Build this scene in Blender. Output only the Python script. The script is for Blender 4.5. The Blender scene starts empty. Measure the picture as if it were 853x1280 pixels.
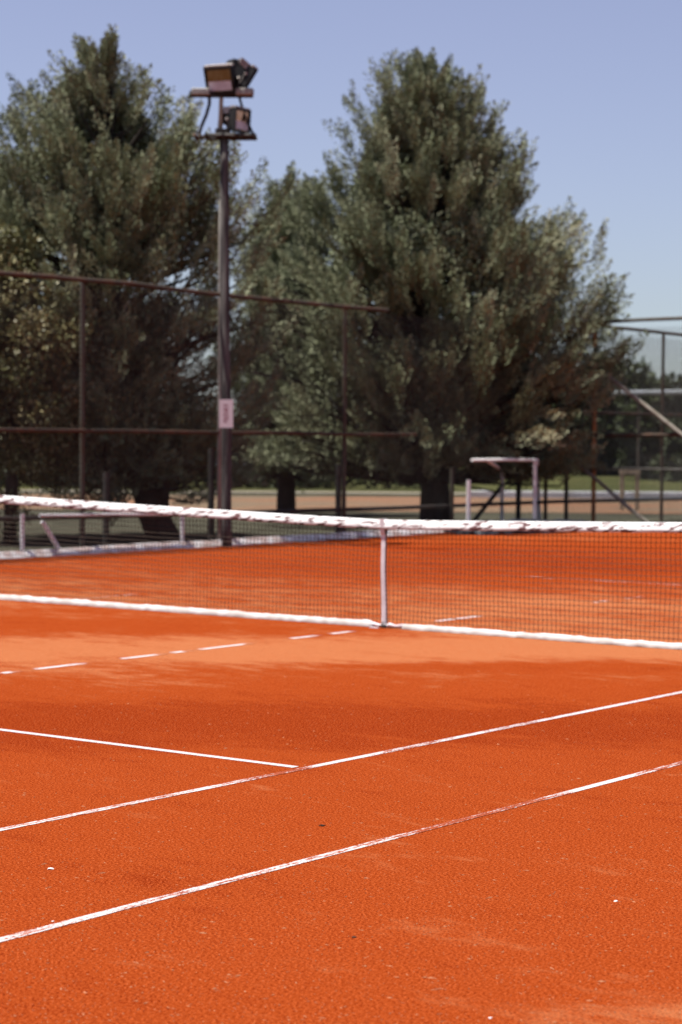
import bpy, bmesh, math, random
import numpy as np
from mathutils import Vector, Matrix, noise
random.seed(7)
rng = np.random.default_rng(11)
S = bpy.context.scene
C = S.collection
R = math.radians

# ------------------------------------------------------------------ camera
# world: x runs along the tennis net (0 = centre strap), y along the court, z up
FPX = 2601.2
CAM = Vector((10.353, -14.458, 1.633))
YAW, PIT, ROLL = 0.642046, -0.0361905, 0.00622876
F = Vector((-math.sin(YAW)*math.cos(PIT), math.cos(YAW)*math.cos(PIT), math.sin(PIT)))
R0 = Vector((math.cos(YAW), math.sin(YAW), 0)); U0 = R0.cross(F)
RT = R0*math.cos(ROLL)+U0*math.sin(ROLL); UP = -R0*math.sin(ROLL)+U0*math.cos(ROLL)
cd = bpy.data.cameras.new('camera'); cam = bpy.data.objects.new('camera', cd); C.objects.link(cam)
m = Matrix((RT, UP, -F)).transposed().to_4x4(); m.translation = CAM
cam.matrix_world = m
cd.sensor_fit = 'VERTICAL'; cd.sensor_height = 36; cd.lens = FPX/1280*36
cd.clip_end = 4000
cd.dof.use_dof = True; cd.dof.focus_distance = 8.6; cd.dof.aperture_fstop = 3.4
S.camera = cam
S.view_settings.view_transform = 'Standard'; S.view_settings.look = 'None'
S.cycles.diffuse_bounces = 1
S.view_settings.exposure = 1.0; S.view_settings.gamma = 1

# ------------------------------------------------------------------ light
SUN_EL = R(71)
# the sun stands high to the left of the view, a touch behind the camera
az = YAW + R(101)
SD = Vector((-math.sin(az)*math.cos(SUN_EL), math.cos(az)*math.cos(SUN_EL), math.sin(SUN_EL)))
w = bpy.data.worlds.new('World'); S.world = w; w.use_nodes = True
nt = w.node_tree; bgn = nt.nodes['Background']
sky = nt.nodes.new('ShaderNodeTexSky'); sky.sky_type = 'NISHITA'; sky.sun_disc = False
sky.sun_elevation = SUN_EL; sky.sun_rotation = math.atan2(SD.x, SD.y)
sky.air_density = 1.0; sky.dust_density = 0.6; sky.ozone_density = 2.2
hs = nt.nodes.new('ShaderNodeHueSaturation'); hs.inputs['Saturation'].default_value = 0.66
hs.inputs['Value'].default_value = 1.0; hs.inputs['Hue'].default_value = 0.53
nt.links.new(sky.outputs[0], hs.inputs['Color']); tint = nt.nodes.new('ShaderNodeMix'); tint.data_type = 'RGBA'; tint.blend_type = 'MULTIPLY'; tint.inputs[0].default_value = 1
tint.inputs[7].default_value = (1.04, 1.09, 1.22, 1)
nt.links.new(hs.outputs[0], tint.inputs[6]); nt.links.new(tint.outputs[2], bgn.inputs[0])
bgn.inputs[1].default_value = 0.05
sl = bpy.data.lights.new('sun', 'SUN'); sl.energy = 5.0; sl.angle = R(0.53); sl.color = (1, .965, .9)
so = bpy.data.objects.new('sun', sl); C.objects.link(so)
so.rotation_euler = (-SD).to_track_quat('-Z', 'Y').to_euler()

# ------------------------------------------------------------------ helpers
def at(px, py, depth):
    return CAM + F*depth + RT*((px-426.5)/FPX*depth) - UP*((py-640)/FPX*depth)
def ray(px, py): return F + RT*((px-426.5)/FPX) - UP*((py-640)/FPX)
def on_ground(px, py, z=0.0):
    d = ray(px, py); return CAM + d*((z-CAM.z)/d.z)
def on_x(px, py, x):
    d = ray(px, py); return CAM + d*((x-CAM.x)/d.x)
def on_y(px, py, y):
    d = ray(px, py); return CAM + d*((y-CAM.y)/d.y)
FH = Vector((F.x, F.y, 0)).normalized()      # horizontal view direction
RH = Vector((FH.y, -FH.x, 0))

def link(o, parent=None):
    C.objects.link(o)
    if parent: o.parent = parent; o.matrix_parent_inverse = Matrix.Translation(parent.location).inverted() if parent.type == 'EMPTY' else Matrix.Identity(4)
    return o
def obj(name, bm, mt, parent=None, smooth=False):
    me = bpy.data.meshes.new(name)
    if isinstance(bm, bmesh.types.BMesh):
        bmesh.ops.recalc_face_normals(bm, faces=bm.faces)
        bm.to_mesh(me); bm.free()
    else: me.from_pydata(*bm)
    if mt: me.materials.append(mt)
    if smooth: me.polygons.foreach_set('use_smooth', [True]*len(me.polygons))
    return link(bpy.data.objects.new(name, me), parent)
def tag(o, label, cat, group=None):
    o['label'] = label; o['category'] = cat
    if group: o['group'] = group
    return o
def thing(name, label, cat, loc=(0, 0, 0), group=None):
    o = bpy.data.objects.new(name, None); o.location = loc; C.objects.link(o)
    o.empty_display_size = .2
    return tag(o, label, cat, group)
def struct(o): o['kind'] = 'structure'; return o
def stuff(o): o['kind'] = 'stuff'; return o

def basis(d):
    d = Vector(d).normalized()
    a = Vector((0, 0, 1)) if abs(d.z) < .9 else Vector((1, 0, 0))
    u = d.cross(a).normalized(); return u, d.cross(u).normalized()
def tube(bm, pts, r, n=8, cap=True):
    """round bar through points; r a number or a list"""
    pts = [Vector(p) for p in pts]; rs = r if isinstance(r, (list, tuple)) else [r]*len(pts)
    rings = []
    u = None
    for i, p in enumerate(pts):
        d = (pts[min(i+1, len(pts)-1)]-pts[max(i-1, 0)]).normalized()
        if u is None: u, v = basis(d)
        else: u = (u-d*u.dot(d)).normalized(); v = d.cross(u)
        rings.append([bm.verts.new(p+(u*math.cos(a)+v*math.sin(a))*rs[i]) for a in [2*math.pi*k/n for k in range(n)]])
    for a, b in zip(rings, rings[1:]):
        for k in range(n): bm.faces.new((a[k], a[(k+1) % n], b[(k+1) % n], b[k]))
    if cap: bm.faces.new(rings[0][::-1]); bm.faces.new(rings[-1])
def box(bm, c, s, M=None):
    """box with centre c and full size s, axes M (3 vectors)"""
    c = Vector(c); ax = M or (Vector((1, 0, 0)), Vector((0, 1, 0)), Vector((0, 0, 1)))
    vs = [bm.verts.new(c+ax[0]*(i*s[0]/2)+ax[1]*(j*s[1]/2)+ax[2]*(k*s[2]/2)) for i in (-1, 1) for j in (-1, 1) for k in (-1, 1)]
    for f in ((0, 1, 3, 2), (4, 6, 7, 5), (0, 4, 5, 1), (2, 3, 7, 6), (0, 2, 6, 4), (1, 5, 7, 3)):
        bm.faces.new([vs[i] for i in f])
    return vs

# ------------------------------------------------------------------ materials
ALB = .84      # one reflectance scale for every built surface, set together with the exposure
class NT:
    def __init__(s, name):
        s.m = bpy.data.materials.new(name); s.m.use_nodes = True; s.t = s.m.node_tree
        s.b = s.t.nodes['Principled BSDF']; s.b.inputs['Roughness'].default_value = .85
        s.b.inputs['Specular IOR Level'].default_value = .25
        s.pos = s.n('ShaderNodeNewGeometry').outputs['Position']
    def n(s, k, **kw):
        x = s.t.nodes.new(k)
        for a, b in kw.items(): setattr(x, a, b)
        return x
    def put(s, sock, v):
        if hasattr(v, 'is_output'): s.t.links.new(v, sock)
        elif isinstance(v, (tuple, list)) and len(v) == 3 and sock.type == 'RGBA': sock.default_value = (*[c_*ALB for c_ in v], 1)
        else: sock.default_value = v
    def map(s, v=None, scale=(1, 1, 1), rot=(0, 0, 0), loc=(0, 0, 0)):
        x = s.n('ShaderNodeMapping'); s.put(x.inputs[0], v or s.pos)
        x.inputs['Scale'].default_value = scale; x.inputs['Rotation'].default_value = rot; x.inputs['Location'].default_value = loc
        return x.outputs[0]
    def noise(s, scale, detail=3, v=None, rough=.55, dist=0):
        x = s.n('ShaderNodeTexNoise'); s.put(x.inputs['Vector'], v or s.pos)
        x.inputs['Scale'].default_value = scale; x.inputs['Detail'].default_value = detail
        x.inputs['Roughness'].default_value = rough; x.inputs['Distortion'].default_value = dist
        return x.outputs['Fac']
    def step(s, v, a, b, lo=0., hi=1.):
        x = s.n('ShaderNodeMapRange', interpolation_type='SMOOTHSTEP'); s.put(x.inputs['Value'], v)
        x.inputs['From Min'].default_value = a; x.inputs['From Max'].default_value = b
        x.inputs['To Min'].default_value = lo; x.inputs['To Max'].default_value = hi
        return x.outputs[0]
    def math(s, op, a, b=0.):
        x = s.n('ShaderNodeMath', operation=op); s.put(x.inputs[0], a); s.put(x.inputs[1], b); return x.outputs[0]
    def mix(s, f, a, b, mode='MIX'):
        x = s.n('ShaderNodeMix', data_type='RGBA', blend_type=mode); s.put(x.inputs[0], f)
        s.put(x.inputs[6], a); s.put(x.inputs[7], b); return x.outputs[2]
    def bump(s, h, dist, strength=1.):
        x = s.n('ShaderNodeBump'); s.put(x.inputs['Height'], h); x.inputs['Distance'].default_value = dist
        x.inputs['Strength'].default_value = strength; s.t.links.new(x.outputs[0], s.b.inputs['Normal'])
    def col(s, v): s.put(s.b.inputs['Base Color'], v); return s.m

def simple(name, a, b, scale=8, rough=.8, metal=0, bump=0, stretch=(1, 1, 1), lo=.35, hi=.65):
    t = NT(name); n = t.noise(scale, 4, t.map(scale=stretch))
    t.b.inputs['Roughness'].default_value = rough; t.b.inputs['Metallic'].default_value = metal
    if bump: t.bump(n, bump)
    return t.col(t.mix(t.step(n, lo, hi), a, b))

def clay_colour(t):
    """damp and dry patches, drag streaks and grain of crushed brick"""
    pale, mid, damp = (.365, .134, .056), (.232, .0355, .0065), (.165, .018, .003)
    big = t.noise(.33, 3, t.map(rot=(0, 0, YAW), scale=(.55, 1.5, 1)))
    streak = t.noise(2.2, 5, t.map(rot=(0, 0, YAW-.1), scale=(.55, 1.3, 1)), rough=.68)
    streak2 = t.noise(9, 4, t.map(rot=(0, 0, YAW+.15), scale=(.5, 1.1, 1)), rough=.65)
    v = t.math('ADD', t.math('MULTIPLY', big, .60), t.math('ADD', t.math('MULTIPLY', streak, .80), t.math('SUBTRACT', t.math('MULTIPLY', streak2, .60), .40)))
    # moisture: the damp zones that the sprinkler left on the court (centre x, y, half sizes, weight)
    sep = t.n('ShaderNodeSeparateXYZ'); t.put(sep.inputs[0], t.map(rot=(0, 0, -YAW)))
    for cx, cy, sx, sy, wt in PATCHES:
        gx = t.math('DIVIDE', t.math('SUBTRACT', sep.outputs[0], cx), sx)
        gy = t.math('DIVIDE', t.math('SUBTRACT', sep.outputs[1], cy), sy)
        rr = t.math('ADD', t.math('MULTIPLY', gx, gx), t.math('MULTIPLY', gy, gy))
        g = t.math('POWER', 2.718, t.math('MULTIPLY', rr, -1.))
        v = t.math('ADD', v, t.math('MULTIPLY', g, wt))
    c = t.mix(t.step(v, .26, .62), pale, mid); c = t.mix(t.step(v, .70, 1.0), c, damp)
    g1 = t.noise(100, 3, rough=.8); g2 = t.noise(420, 1)
    c = t.mix(t.step(g1, .51, .62, 0, .85), c, (.09, .008, .0024))
    c = t.mix(t.step(g1, .40, .49, .9, 0), c, (.37, .075, .020))
    g3 = t.noise(95, 1, t.map(loc=(7, 3, 1)))
    c = t.mix(t.step(g3, .70, .76, 0, .6), c, (.5, .22, .11))
    h = t.math('ADD', t.math('MULTIPLY', g1, .7), t.math('MULTIPLY', t.noise(40, 3), 1.2))
    return c, h
def vr(px, py):   # ground point expressed in the rotated (view-aligned) frame used by the moisture map
    p = on_ground(px, py); q = Matrix.Rotation(-YAW, 3, 'Z') @ p; return q.x, q.y
PATCHES = []
def patch(px, py, sx, sy, wt): x, y = vr(px, py); PATCHES.append((x, y, sx, sy, wt))
patch(760, 705, 4.5, 3.4, .36)      # far right half
patch(560, 685, 5, 1.6, .12)
patch(640, 765, 3.5, 2.0, -.22)
patch(180, 735, 5, 2.6, -.15)
patch(60, 785, 2.6, .9, .16)
patch(300, 815, 9, 1.3, -.30)
patch(650, 808, 3.5, 1.2, -.18)
patch(740, 835, 2.4, .35, .2)
patch(420, 905, 6, 1.1, .44)
patch(450, 1080, 4, 1.6, .10)
patch(60, 900, 2.2, .8, .06)
patch(820, 830, 1.8, .6, .16)
patch(250, 1100, 3.0, 1.3, -.02)
patch(840, 1268, .4, .14, -.2)
patch(300, 1230, 2.5, .8, .06)

t = NT('clay'); c, h = clay_colour(t); t.bump(h, .006, .8); t.b.inputs['Roughness'].default_value = .95; t.b.inputs['Specular IOR Level'].default_value = 0
M_clay = t.col(c)

t = NT('line_paint'); c, h = clay_colour(t)
uv = t.n('ShaderNodeUVMap').outputs[0]; su = t.n('ShaderNodeSeparateXYZ'); t.put(su.inputs[0], uv)
cov = t.n('ShaderNodeAttribute', attribute_name='cover').outputs['Fac']
n1 = t.noise(1, 4, t.map(uv, scale=(7, 2.2, 1)), rough=.7)
n2 = t.noise(1, 2, t.map(uv, scale=(60, 7, 1)), rough=.6)
nn = t.math('ADD', t.math('MULTIPLY', n1, .6), t.math('MULTIPLY', n2, .4))
split = t.math('MULTIPLY', t.step(t.math('ABSOLUTE', t.math('SUBTRACT', su.outputs[1], .5)), 0., .16, 1., 0.), t.step(cov, .56, .74, .16, 0.))
worn = t.step(t.math('SUBTRACT', t.math('SUBTRACT', t.math('ADD', cov, -.60), t.math('MULTIPLY', t.math('SUBTRACT', nn, .5), 1.9)), split), -.07, .07)
white = t.mix(t.step(t.noise(60, 3), .45, .7), (.54, .50, .50), (.45, .34, .32))
t.bump(h, .003, .5)
M_line = t.col(t.mix(worn, c, white))

# band of the net: white vinyl with slanting reddish scuffs
t = NT('band_vinyl'); uv = t.n('ShaderNodeUVMap').outputs[0]; sp = t.n('ShaderNodeSeparateXYZ'); t.put(sp.inputs[0], uv)
skew = t.n('ShaderNodeCombineXYZ'); t.put(skew.inputs[0], t.math('ADD', t.math('MULTIPLY', sp.outputs[0], 7.5), t.math('MULTIPLY', sp.outputs[1], 1.3)))
t.put(skew.inputs[1], t.math('MULTIPLY', sp.outputs[1], 1.6))
sn = t.noise(1.15, 3, skew.outputs[0], rough=.6)
edge = t.step(sp.outputs[1], .0, .9, .012, -.03)
M_band = t.col(t.mix(t.step(t.math('SUBTRACT', sn, edge), .545, .585), t.mix(t.step(t.noise(6, 3), .4, .7), (.72, .72, .71), (.62, .59, .59)), (.13, .06, .06)))
t.b.inputs['Roughness'].default_value = .6; t.bump(sn, .01, .5)
M_tape = simple('tape_white', (.62, .61, .59), (.47, .43, .40), 6, .8, bump=.004)
M_strap = simple('strap_white', (.70, .65, .68), (.58, .51, .53), 9, .8, bump=.003)
M_cord = simple('net_cord', (.045, .034, .026), (.07, .05, .035), 20, .9)
M_rust = simple('rusty_steel', (.085, .045, .028), (.045, .035, .026), 5, .8, bump=.002)
M_rust2 = simple('grey_rusty_steel', (.075, .07, .055), (.07, .05, .032), 4, .75, bump=.002)
M_wood = simple('pale_grey_pipe', (.27, .25, .21), (.18, .15, .12), 6, .8)
M_orange = simple('orange_rust_paint', (.42, .19, .07), (.24, .10, .05), 6, .8, bump=.002)
M_wire = simple('galvanised_wire', (.10, .095, .085), (.07, .06, .05), 6, .6)
M_dark = simple('dark_painted_steel', (.022, .022, .02), (.05, .04, .035), 6, .6)
M_whitep = simple('chipped_white_paint', (.95, .93, .90), (.55, .44, .40), 12, .7, lo=.58, hi=.72, bump=.002)
M_tanp = simple('tan_wood', (.46, .38, .27), (.32, .25, .17), 9, .8)
M_kerb = simple('kerb_concrete', (.92, .86, .82), (.66, .50, .44), 5, .9, bump=.01, lo=.42, hi=.62)
M_pole = simple('weathered_timber_pole', (.036, .030, .030), (.125, .115, .105), 14, .85, bump=.012, stretch=(1, 1, .08))
M_bark = simple('dark_bark', (.055, .042, .032), (.03, .023, .018), 9, .95, bump=.04, stretch=(1, 1, .3))
M_asph = simple('dusty_grey_ground', (.08,.076,.056), (.054,.052,.038), 1.3, .95, bump=.02)
M_asph2 = simple('old_asphalt', (.076, .072, .052), (.052, .050, .037), 1.3, .95, bump=.02)
M_clay2 = simple('pale_clay', (.22, .115, .07), (.17, .125, .085), .25, .95, bump=.01)
M_grass = simple('meadow', (.088, .085, .036), (.055, .062, .026), .35, .95, bump=.05)
for m_ in (M_asph, M_asph2, M_clay2, M_grass): m_.node_tree.nodes['Principled BSDF'].inputs['Specular IOR Level'].default_value = 0
M_wall = simple('white_render', (.62, .63, .66), (.5, .5, .5), 2, .9)
M_win = simple('window_glass', (.03, .04, .05), (.05, .06, .07), 2, .15)
M_roof = simple('grey_roof_tiles', (.22, .2, .2), (.15, .14, .14), 6, .8)
M_blue = simple('blue_sheet', (.06, .12, .28), (.05, .09, .2), 3, .6)
M_navy = simple('navy_dark', (.012, .014, .022), (.02, .022, .032), 4, .55, bump=.03)
M_hous = simple('black_lamp_housing', (.012, .012, .012), (.022, .02, .018), 14, .55)
M_alu = simple('scratched_aluminium', (.5, .46, .42), (.22, .16, .14), 25, .5, metal=.3)
M_barpale = simple('faded_pale_paint', (.36, .35, .32), (.25, .23, .21), 10, .7)
t = NT('lamp_glass'); t.b.inputs['Metallic'].default_value = 1; t.b.inputs['Roughness'].default_value = .12
M_glass = t.col(t.mix(t.step(t.noise(9, 2), .4, .6), (.50, .22, .12), (.6, .3, .2)))  # orange tint puts the clay court's reflection into the glass colour
M_refl = simple('lamp_pale_reflection', (.72, .70, .74), (.6, .56, .6), 10, .4)  # pale colour standing in for a white reflection in the lamp glass
M_chip = simple('chalk_chip', (.8, .78, .76), (.7, .65, .6), 30, .9)
M_twig = simple('dark_twig', (.03, .018, .012), (.05, .03, .02), 30, .9)
t = NT('sign_plate'); uvn = t.n('ShaderNodeUVMap').outputs[0]; sx = t.n('ShaderNodeSeparateXYZ'); t.put(sx.inputs[0], uvn)
# faded reddish vertical lettering that can no longer be read
bx = t.math('LESS_THAN', t.math('ABSOLUTE', t.math('SUBTRACT', sx.outputs[0], .48)), .17)
by = t.math('LESS_THAN', t.math('ABSOLUTE', t.math('SUBTRACT', sx.outputs[1], .5)), .33)
ln = t.step(t.noise(1, 2, t.map(uvn, scale=(9, 16, 1))), .45, .52)
M_sign = t.col(t.mix(t.math('MULTIPLY', t.math('MULTIPLY', bx, by), t.math('MULTIPLY', ln, .95)), (.74, .68, .70), (.24, .06, .09)))

def leaf_mat(name, cols, rough=.6, spec=.3, transl=.05):
    t = NT(name); a = t.n('ShaderNodeAttribute', attribute_name='tone').outputs['Fac']
    r = t.n('ShaderNodeValToRGB'); t.put(r.inputs[0], a)
    el = r.color_ramp.elements
    for i, (p, c_) in enumerate(cols):
        e = el[i] if i < 2 else el.new(p)
        e.position = p; e.color = (*c_, 1)
    t.b.inputs['Roughness'].default_value = rough; t.b.inputs['Specular IOR Level'].default_value = spec
    t.put(t.b.inputs['Base Color'], r.outputs[0])
    if transl:
        tr = t.n('ShaderNodeBsdfTranslucent'); t.put(tr.inputs[0], r.outputs[0])
        mx = t.n('ShaderNodeMixShader'); mx.inputs[0].default_value = transl
        t.t.links.new(t.b.outputs[0], mx.inputs[1]); t.t.links.new(tr.outputs[0], mx.inputs[2])
        t.t.links.new(mx.outputs[0], t.t.nodes['Material Output'].inputs[0])
    return t.m
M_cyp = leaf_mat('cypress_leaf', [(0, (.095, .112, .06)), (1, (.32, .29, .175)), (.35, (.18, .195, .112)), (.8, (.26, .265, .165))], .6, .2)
M_broad = leaf_mat('broad_leaf', [(0, (.06, .065, .022)), (1, (.30, .24, .12)), (.5, (.13, .125, .05))], .5, .3)
M_far = leaf_mat('far_leaf', [(0, (.022, .031, .010)), (1, (.075, .082, .034)), (.5, (.042, .055, .018))])

# ------------------------------------------------------------------ ground
def sheet(name, poly, z, mt, parent=None):
    return obj(name, ([(x, y, z) for x, y in poly], [], [list(range(len(poly)))]), mt, parent)
struct(sheet('ground', [(-1500, -1500), (1500, -1500), (1500, 1500), (-1500, 1500)], -.03, M_asph2))

# clay court: a sheet with a slightly ragged edge, on top of the grey ground
XL, YF = -9.50, 18.1
edge = []
for i in range(121):
    y = -26+(YF+26)*i/120; edge.append((XL+.07*noise.noise(Vector((y*1.3, 0, 0))), y))
for i in range(1, 81):
    x = XL+(22-XL)*i/80; edge.append((x, YF+.10*noise.noise(Vector((x*1.3, 5, 0)))))
edge.append((22, -26))
clay = struct(sheet('clay_court', edge, 0, M_clay))

def court_line(p0, p1, cover, width=.05, name='court_line', z=.002):
    """strip split along its length; cover(t) gives how much paint is left at t in 0..1"""
    p0, p1 = Vector(p0), Vector(p1); L = (p1-p0).length; d = (p1-p0)/L; s = Vector((-d.y, d.x))
    n = max(2, int(L/.06)); vs, fs, us = [], [], []
    off = random.uniform(0, 50)
    for i in range(n+1):
        q = p0+d*(L*i/n)
        for k, e in enumerate((-1, 1)):
            wv = width/2*(1+.10*noise.noise(Vector((i*.35, e*7+off, 0))))
            p = q+s*(e*wv); vs.append((p.x, p.y, z))
            us.append((L*i/n+off, (0 if e < 0 else 1)))
    for i in range(n):
        if cover(i/n) > .3: fs.append((2*i, 2*i+1, 2*i+3, 2*i+2))
    me = bpy.data.meshes.new(name); me.from_pydata(vs, [], fs)
    uvl = me.uv_layers.new(name='UVMap')
    for lp in me.loops: uvl.data[lp.index].uv = us[lp.vertex_index]
    a = me.attributes.new('cover', 'FLOAT', 'POINT')
    a.data.foreach_set('value', [cover((i//2)/n) for i in range(len(vs))])
    me.materials.append(M_line); o = bpy.data.objects.new(name, me); return link(o, clay)
def pxcover(x, y0, y1, pairs, axis='x'):
    """paint left along a sideline given at picture columns -> court coordinate"""
    pts = []
    for px, c_ in pairs:
        d = ray(px, 900)
        # meet the vertical plane x = const; only the horizontal direction matters
        q = CAM + d*((x-CAM.x)/d.x) if axis == 'x' else CAM + d*((x-CAM.y)/d.y)
        pts.append(((q.y if axis == 'x' else q.x), c_))
    pts.sort()
    xs = [p[0] for p in pts]; cs = [p[1] for p in pts]
    return lambda t: float(np.interp(y0+(y1-y0)*t, xs, cs))
court_line((4.115, -11.885), (4.115, 11.885), pxcover(4.115, -11.885, 11.885, [(-50, .68), (60, .62), (120, .66), (200, .62), (250, .68), (310, .58), (368, .42), (384, .55), (405, .85), (455, .78), (490, .60), (530, .62), (590, .72), (640, .60), (720, .74), (853, .66), (1000, .6)]), .046)
court_line((5.485, -11.885), (5.485, 11.885), pxcover(5.485, -11.885, 11.885, [(-50, .64), (60, .64), (130, .72), (200, .62), (300, .63), (420, .66), (500, .60), (530, .45), (640, .45), (690, .55), (720, .74), (770, .78), (820, .55), (853, .5)]), .046)
court_line((-6, -6.4), (4.06, -6.4), lambda t: .92, .048)
dash = []
for a, b in ((0, 18), (44, 104), (150, 197), (214, 232), (250, 308), (362, 396), (412, 440), (544, 600)):
    dash += [(a-4, .29), (a+3, .76), (b-4, .70), (b+4, .29)]
court_line((0, -6.4), (0, 6.4), pxcover(0, -6.4, 6.4, [(-400, .6)]+dash+[(700, .1), (735, .12), (740, .62), (756, .6), (762, .15), (778, .15), (782, .58), (800, .5), (806, .1)]), .062)
court_line((-4.115, -11.885), (-4.115, 11.885), pxcover(-4.115, -11.885, 11.885, [(-200, .3), (95, .2), (103, .5), (130, .56), (140, .4), (150, .58), (168, .55), (175, .15), (900, .1)]), .05)
court_line((-4.115, 6.4), (4.115, 6.4), pxcover(6.4, -4.115, 4.115, [(480, .1), (610, .2), (625, .42), (655, .3), (662, .68), (685, .66), (690, .4), (720, .5), (760, .58), (800, .52), (850, .62), (1000, .5)], 'y'), .05)
court_line((-5.485, 11.885), (5.485, 11.885), lambda t: .30, .06)

# zones beyond the fence (each sheet sits 4 mm above the one below)
def gz(pts, z): return [(on_ground(a, b, z).x, on_ground(a, b, z).y) for a, b in pts]
def vq(r, d): p = Vector((CAM.x, CAM.y, 0))+FH*d+RH*r; return (p.x, p.y)
struct(sheet('meadow', [vq(-160, 60.), vq(200, 60.), vq(400, 900), vq(-400, 900)], -.018, M_grass))
struct(sheet('far_clay_court', [vq(-30, 46.5), vq(3, 46.2), vq(30, 44.5), vq(34, 57), vq(-30, 58.)], -.022, M_clay2))
struct(sheet('footpath', [vq(-40, 60.5), vq(60, 60.5), vq(60, 62), vq(-40, 62)], -.008, simple('pale_path', (.3, .26, .21), (.24, .2, .16), .6, .95)))

# grit and dry flecks lying on the clay
def grit():
    P = []
    for k in range(3600):
        px = random.uniform(-30, 890); py = 800+500*random.random()**.8
        P.append(on_ground(px, py))
    V, Fc = [], []
    for p in P:
        a = random.uniform(0, math.pi); s_ = random.uniform(.0013, .003)*(1.6 if random.random() < .08 else 1)
        ll = s_*random.choice((1, 1, 1, 2.5, 4)); dx, dy = math.cos(a), math.sin(a); b = len(V)
        V += [(p.x+dx*ll, p.y+dy*ll, .001), (p.x-dy*s_, p.y+dx*s_, .0), (p.x-dx*ll, p.y-dy*ll, .001), (p.x+dy*s_, p.y-dx*s_, 0), (p.x, p.y, s_*1.1)]
        Fc += [(b, b+1, b+4), (b+1, b+2, b+4), (b+2, b+3, b+4), (b+3, b, b+4)]
    return V, [], Fc
g = obj('clay_grit', grit(), simple('pale_grit', (.40, .17, .08), (.25, .055, .016), 60, .9)); stuff(g)
g['label'] = 'pale crumbs and dry flecks scattered over the orange clay'; g['category'] = 'grit'

def chip(px, py, s, name, label, cat, mt, flat=.5):
    p = on_ground(px, py); bm = bmesh.new(); bmesh.ops.create_icosphere(bm, subdivisions=1, radius=s)
    for v in bm.verts:
        v.co *= 1+.45*noise.noise(v.co*180+Vector((px, 0, 0))); v.co.z *= flat; v.co.x *= 1.4
    o = obj(name, bm, mt); o.location = (p.x, p.y, s*flat*.7); o.rotation_euler = (0, 0, YAW+.2)
    return tag(o, label, cat)
chip(64, 1087, .0085, 'chalk_chip', 'largest white chalk chip lying between the two long sidelines at left', 'chalk chip', M_chip)
chip(770, 1127, .006, 'chalk_chip', 'small white chip alone on the clay at right below the outer sideline', 'chalk chip', M_chip)
chip(613, 1273, .0045, 'chalk_chip', 'tiny white crumb at the bottom edge right of centre', 'chalk chip', M_chip)
chip(66, 1152, .004, 'chalk_chip', 'tiny white crumb just above the outer sideline at left', 'chalk chip', M_chip)
chip(443, 1172, .006, 'clay_lump', 'dark clay lump alone in the lower middle of the court', 'clay lump', M_twig)
o = chip(403, 1033, .0055, 'twig', 'dark twig scrap lying between the two sidelines near the middle', 'twig', M_twig, .5)
bm = bmesh.new(); tube(bm, [(-.016, 0, .002), (-.006, .003, .004), (.007, -.002, .003), (.016, .003, .002)], [.0015, .003, .003, .001], 5); obj('stem', bm, M_twig, o)
# ------------------------------------------------------------------ tennis net
HW, HC, HE = 6.4, .914, 1.07
def topz(x): return HC+(HE-HC)*min(1, abs(x)/HW)**1.15
def sway(x, k): # small looseness of the mesh, in y
    return .018*noise.noise(Vector((x*.9, k*1.7, 0)))*math.sin(math.pi*min(1, max(0, k)))
net = thing('tennis_net', 'dark tennis net with scuffed white top band and white centre strap', 'tennis net')
XS = np.arange(-HW, HW+.001, .0425)
def net_mesh():
    V, Fc = [], []
    r = .0026
    def strand(pts, axis):
        b = len(V)
        offs = [(0, -r), (r*.87, r*.5), (-r*.87, r*.5)]
        for p in pts:
            for a, c_ in offs:
                V.append((p[0]+a, p[1]+c_, p[2]) if axis == 'v' else (p[0], p[1]+c_, p[2]+a))
        for i in range(len(pts)-1):
            for k in range(3):
                Fc.append((b+3*i+k, b+3*i+(k+1) % 3, b+3*i+3+(k+1) % 3, b+3*i+3+k))
    NR = 21
    def pt(x, j):   # j rows up
        k = j/NR; zt = topz(x)-.02; z0 = .035+.008*noise.noise(Vector((x*3, 0, 0)))
        z = z0+(zt-z0)*k
        return (x+.010*noise.noise(Vector((x*2, k*3, 4)))+.003*noise.noise(Vector((x*30, k*20, 4))), sway(x, k), z+.003*noise.noise(Vector((x*9, k*30, 9)))+.012*noise.noise(Vector((x*.8, k*2, 1)))*math.sin(math.pi*k))
    for x in XS: strand([pt(x, j) for j in range(NR+1)], 'v')
    for j in range(1, NR): strand([pt(x, j) for x in XS], 'h')
    return V, [], Fc
stuff(obj('net_mesh', net_mesh(), M_cord, net))
def band():
    """flattened sleeve folded over the cable"""
    prof = [(0, 0, .0), (.008, -.002, .05), (.016, -.022, .35), (.028, -.052, .7), (.036, -.080, 1.), (-.036, -.080, 1.), (-.028, -.052, .7), (-.016, -.022, .35), (-.008, -.002, .05)]
    xs = np.arange(-HW, HW+.001, .03); V, Fc, UVs = [], [], []
    n = len(prof)
    for x in xs:
        zt = topz(x)+.012
        for k, (y, z, v) in enumerate(prof):
            wb = noise.noise(Vector((x*5+z*25, k*.2, 0)))
            wob = .006*wb if z < -.01 else 0
            V.append((x, y+math.copysign(1, y or 1)*wob, zt+z*(1+.07*noise.noise(Vector((x*4, 3, 0))))))
            UVs.append((x+20, v))
    for i in range(len(xs)-1):
        for k in range(n): Fc.append((i*n+k, i*n+(k+1) % n, (i+1)*n+(k+1) % n, (i+1)*n+k))
    me = bpy.data.meshes.new('top_band'); me.from_pydata(V, [], Fc); ul = me.uv_layers.new(name='UVMap')
    for lp in me.loops: ul.data[lp.index].uv = UVs[lp.vertex_index]
    me.polygons.foreach_set('use_smooth', [True]*len(me.polygons))
    me.materials.append(M_band); return me
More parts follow.
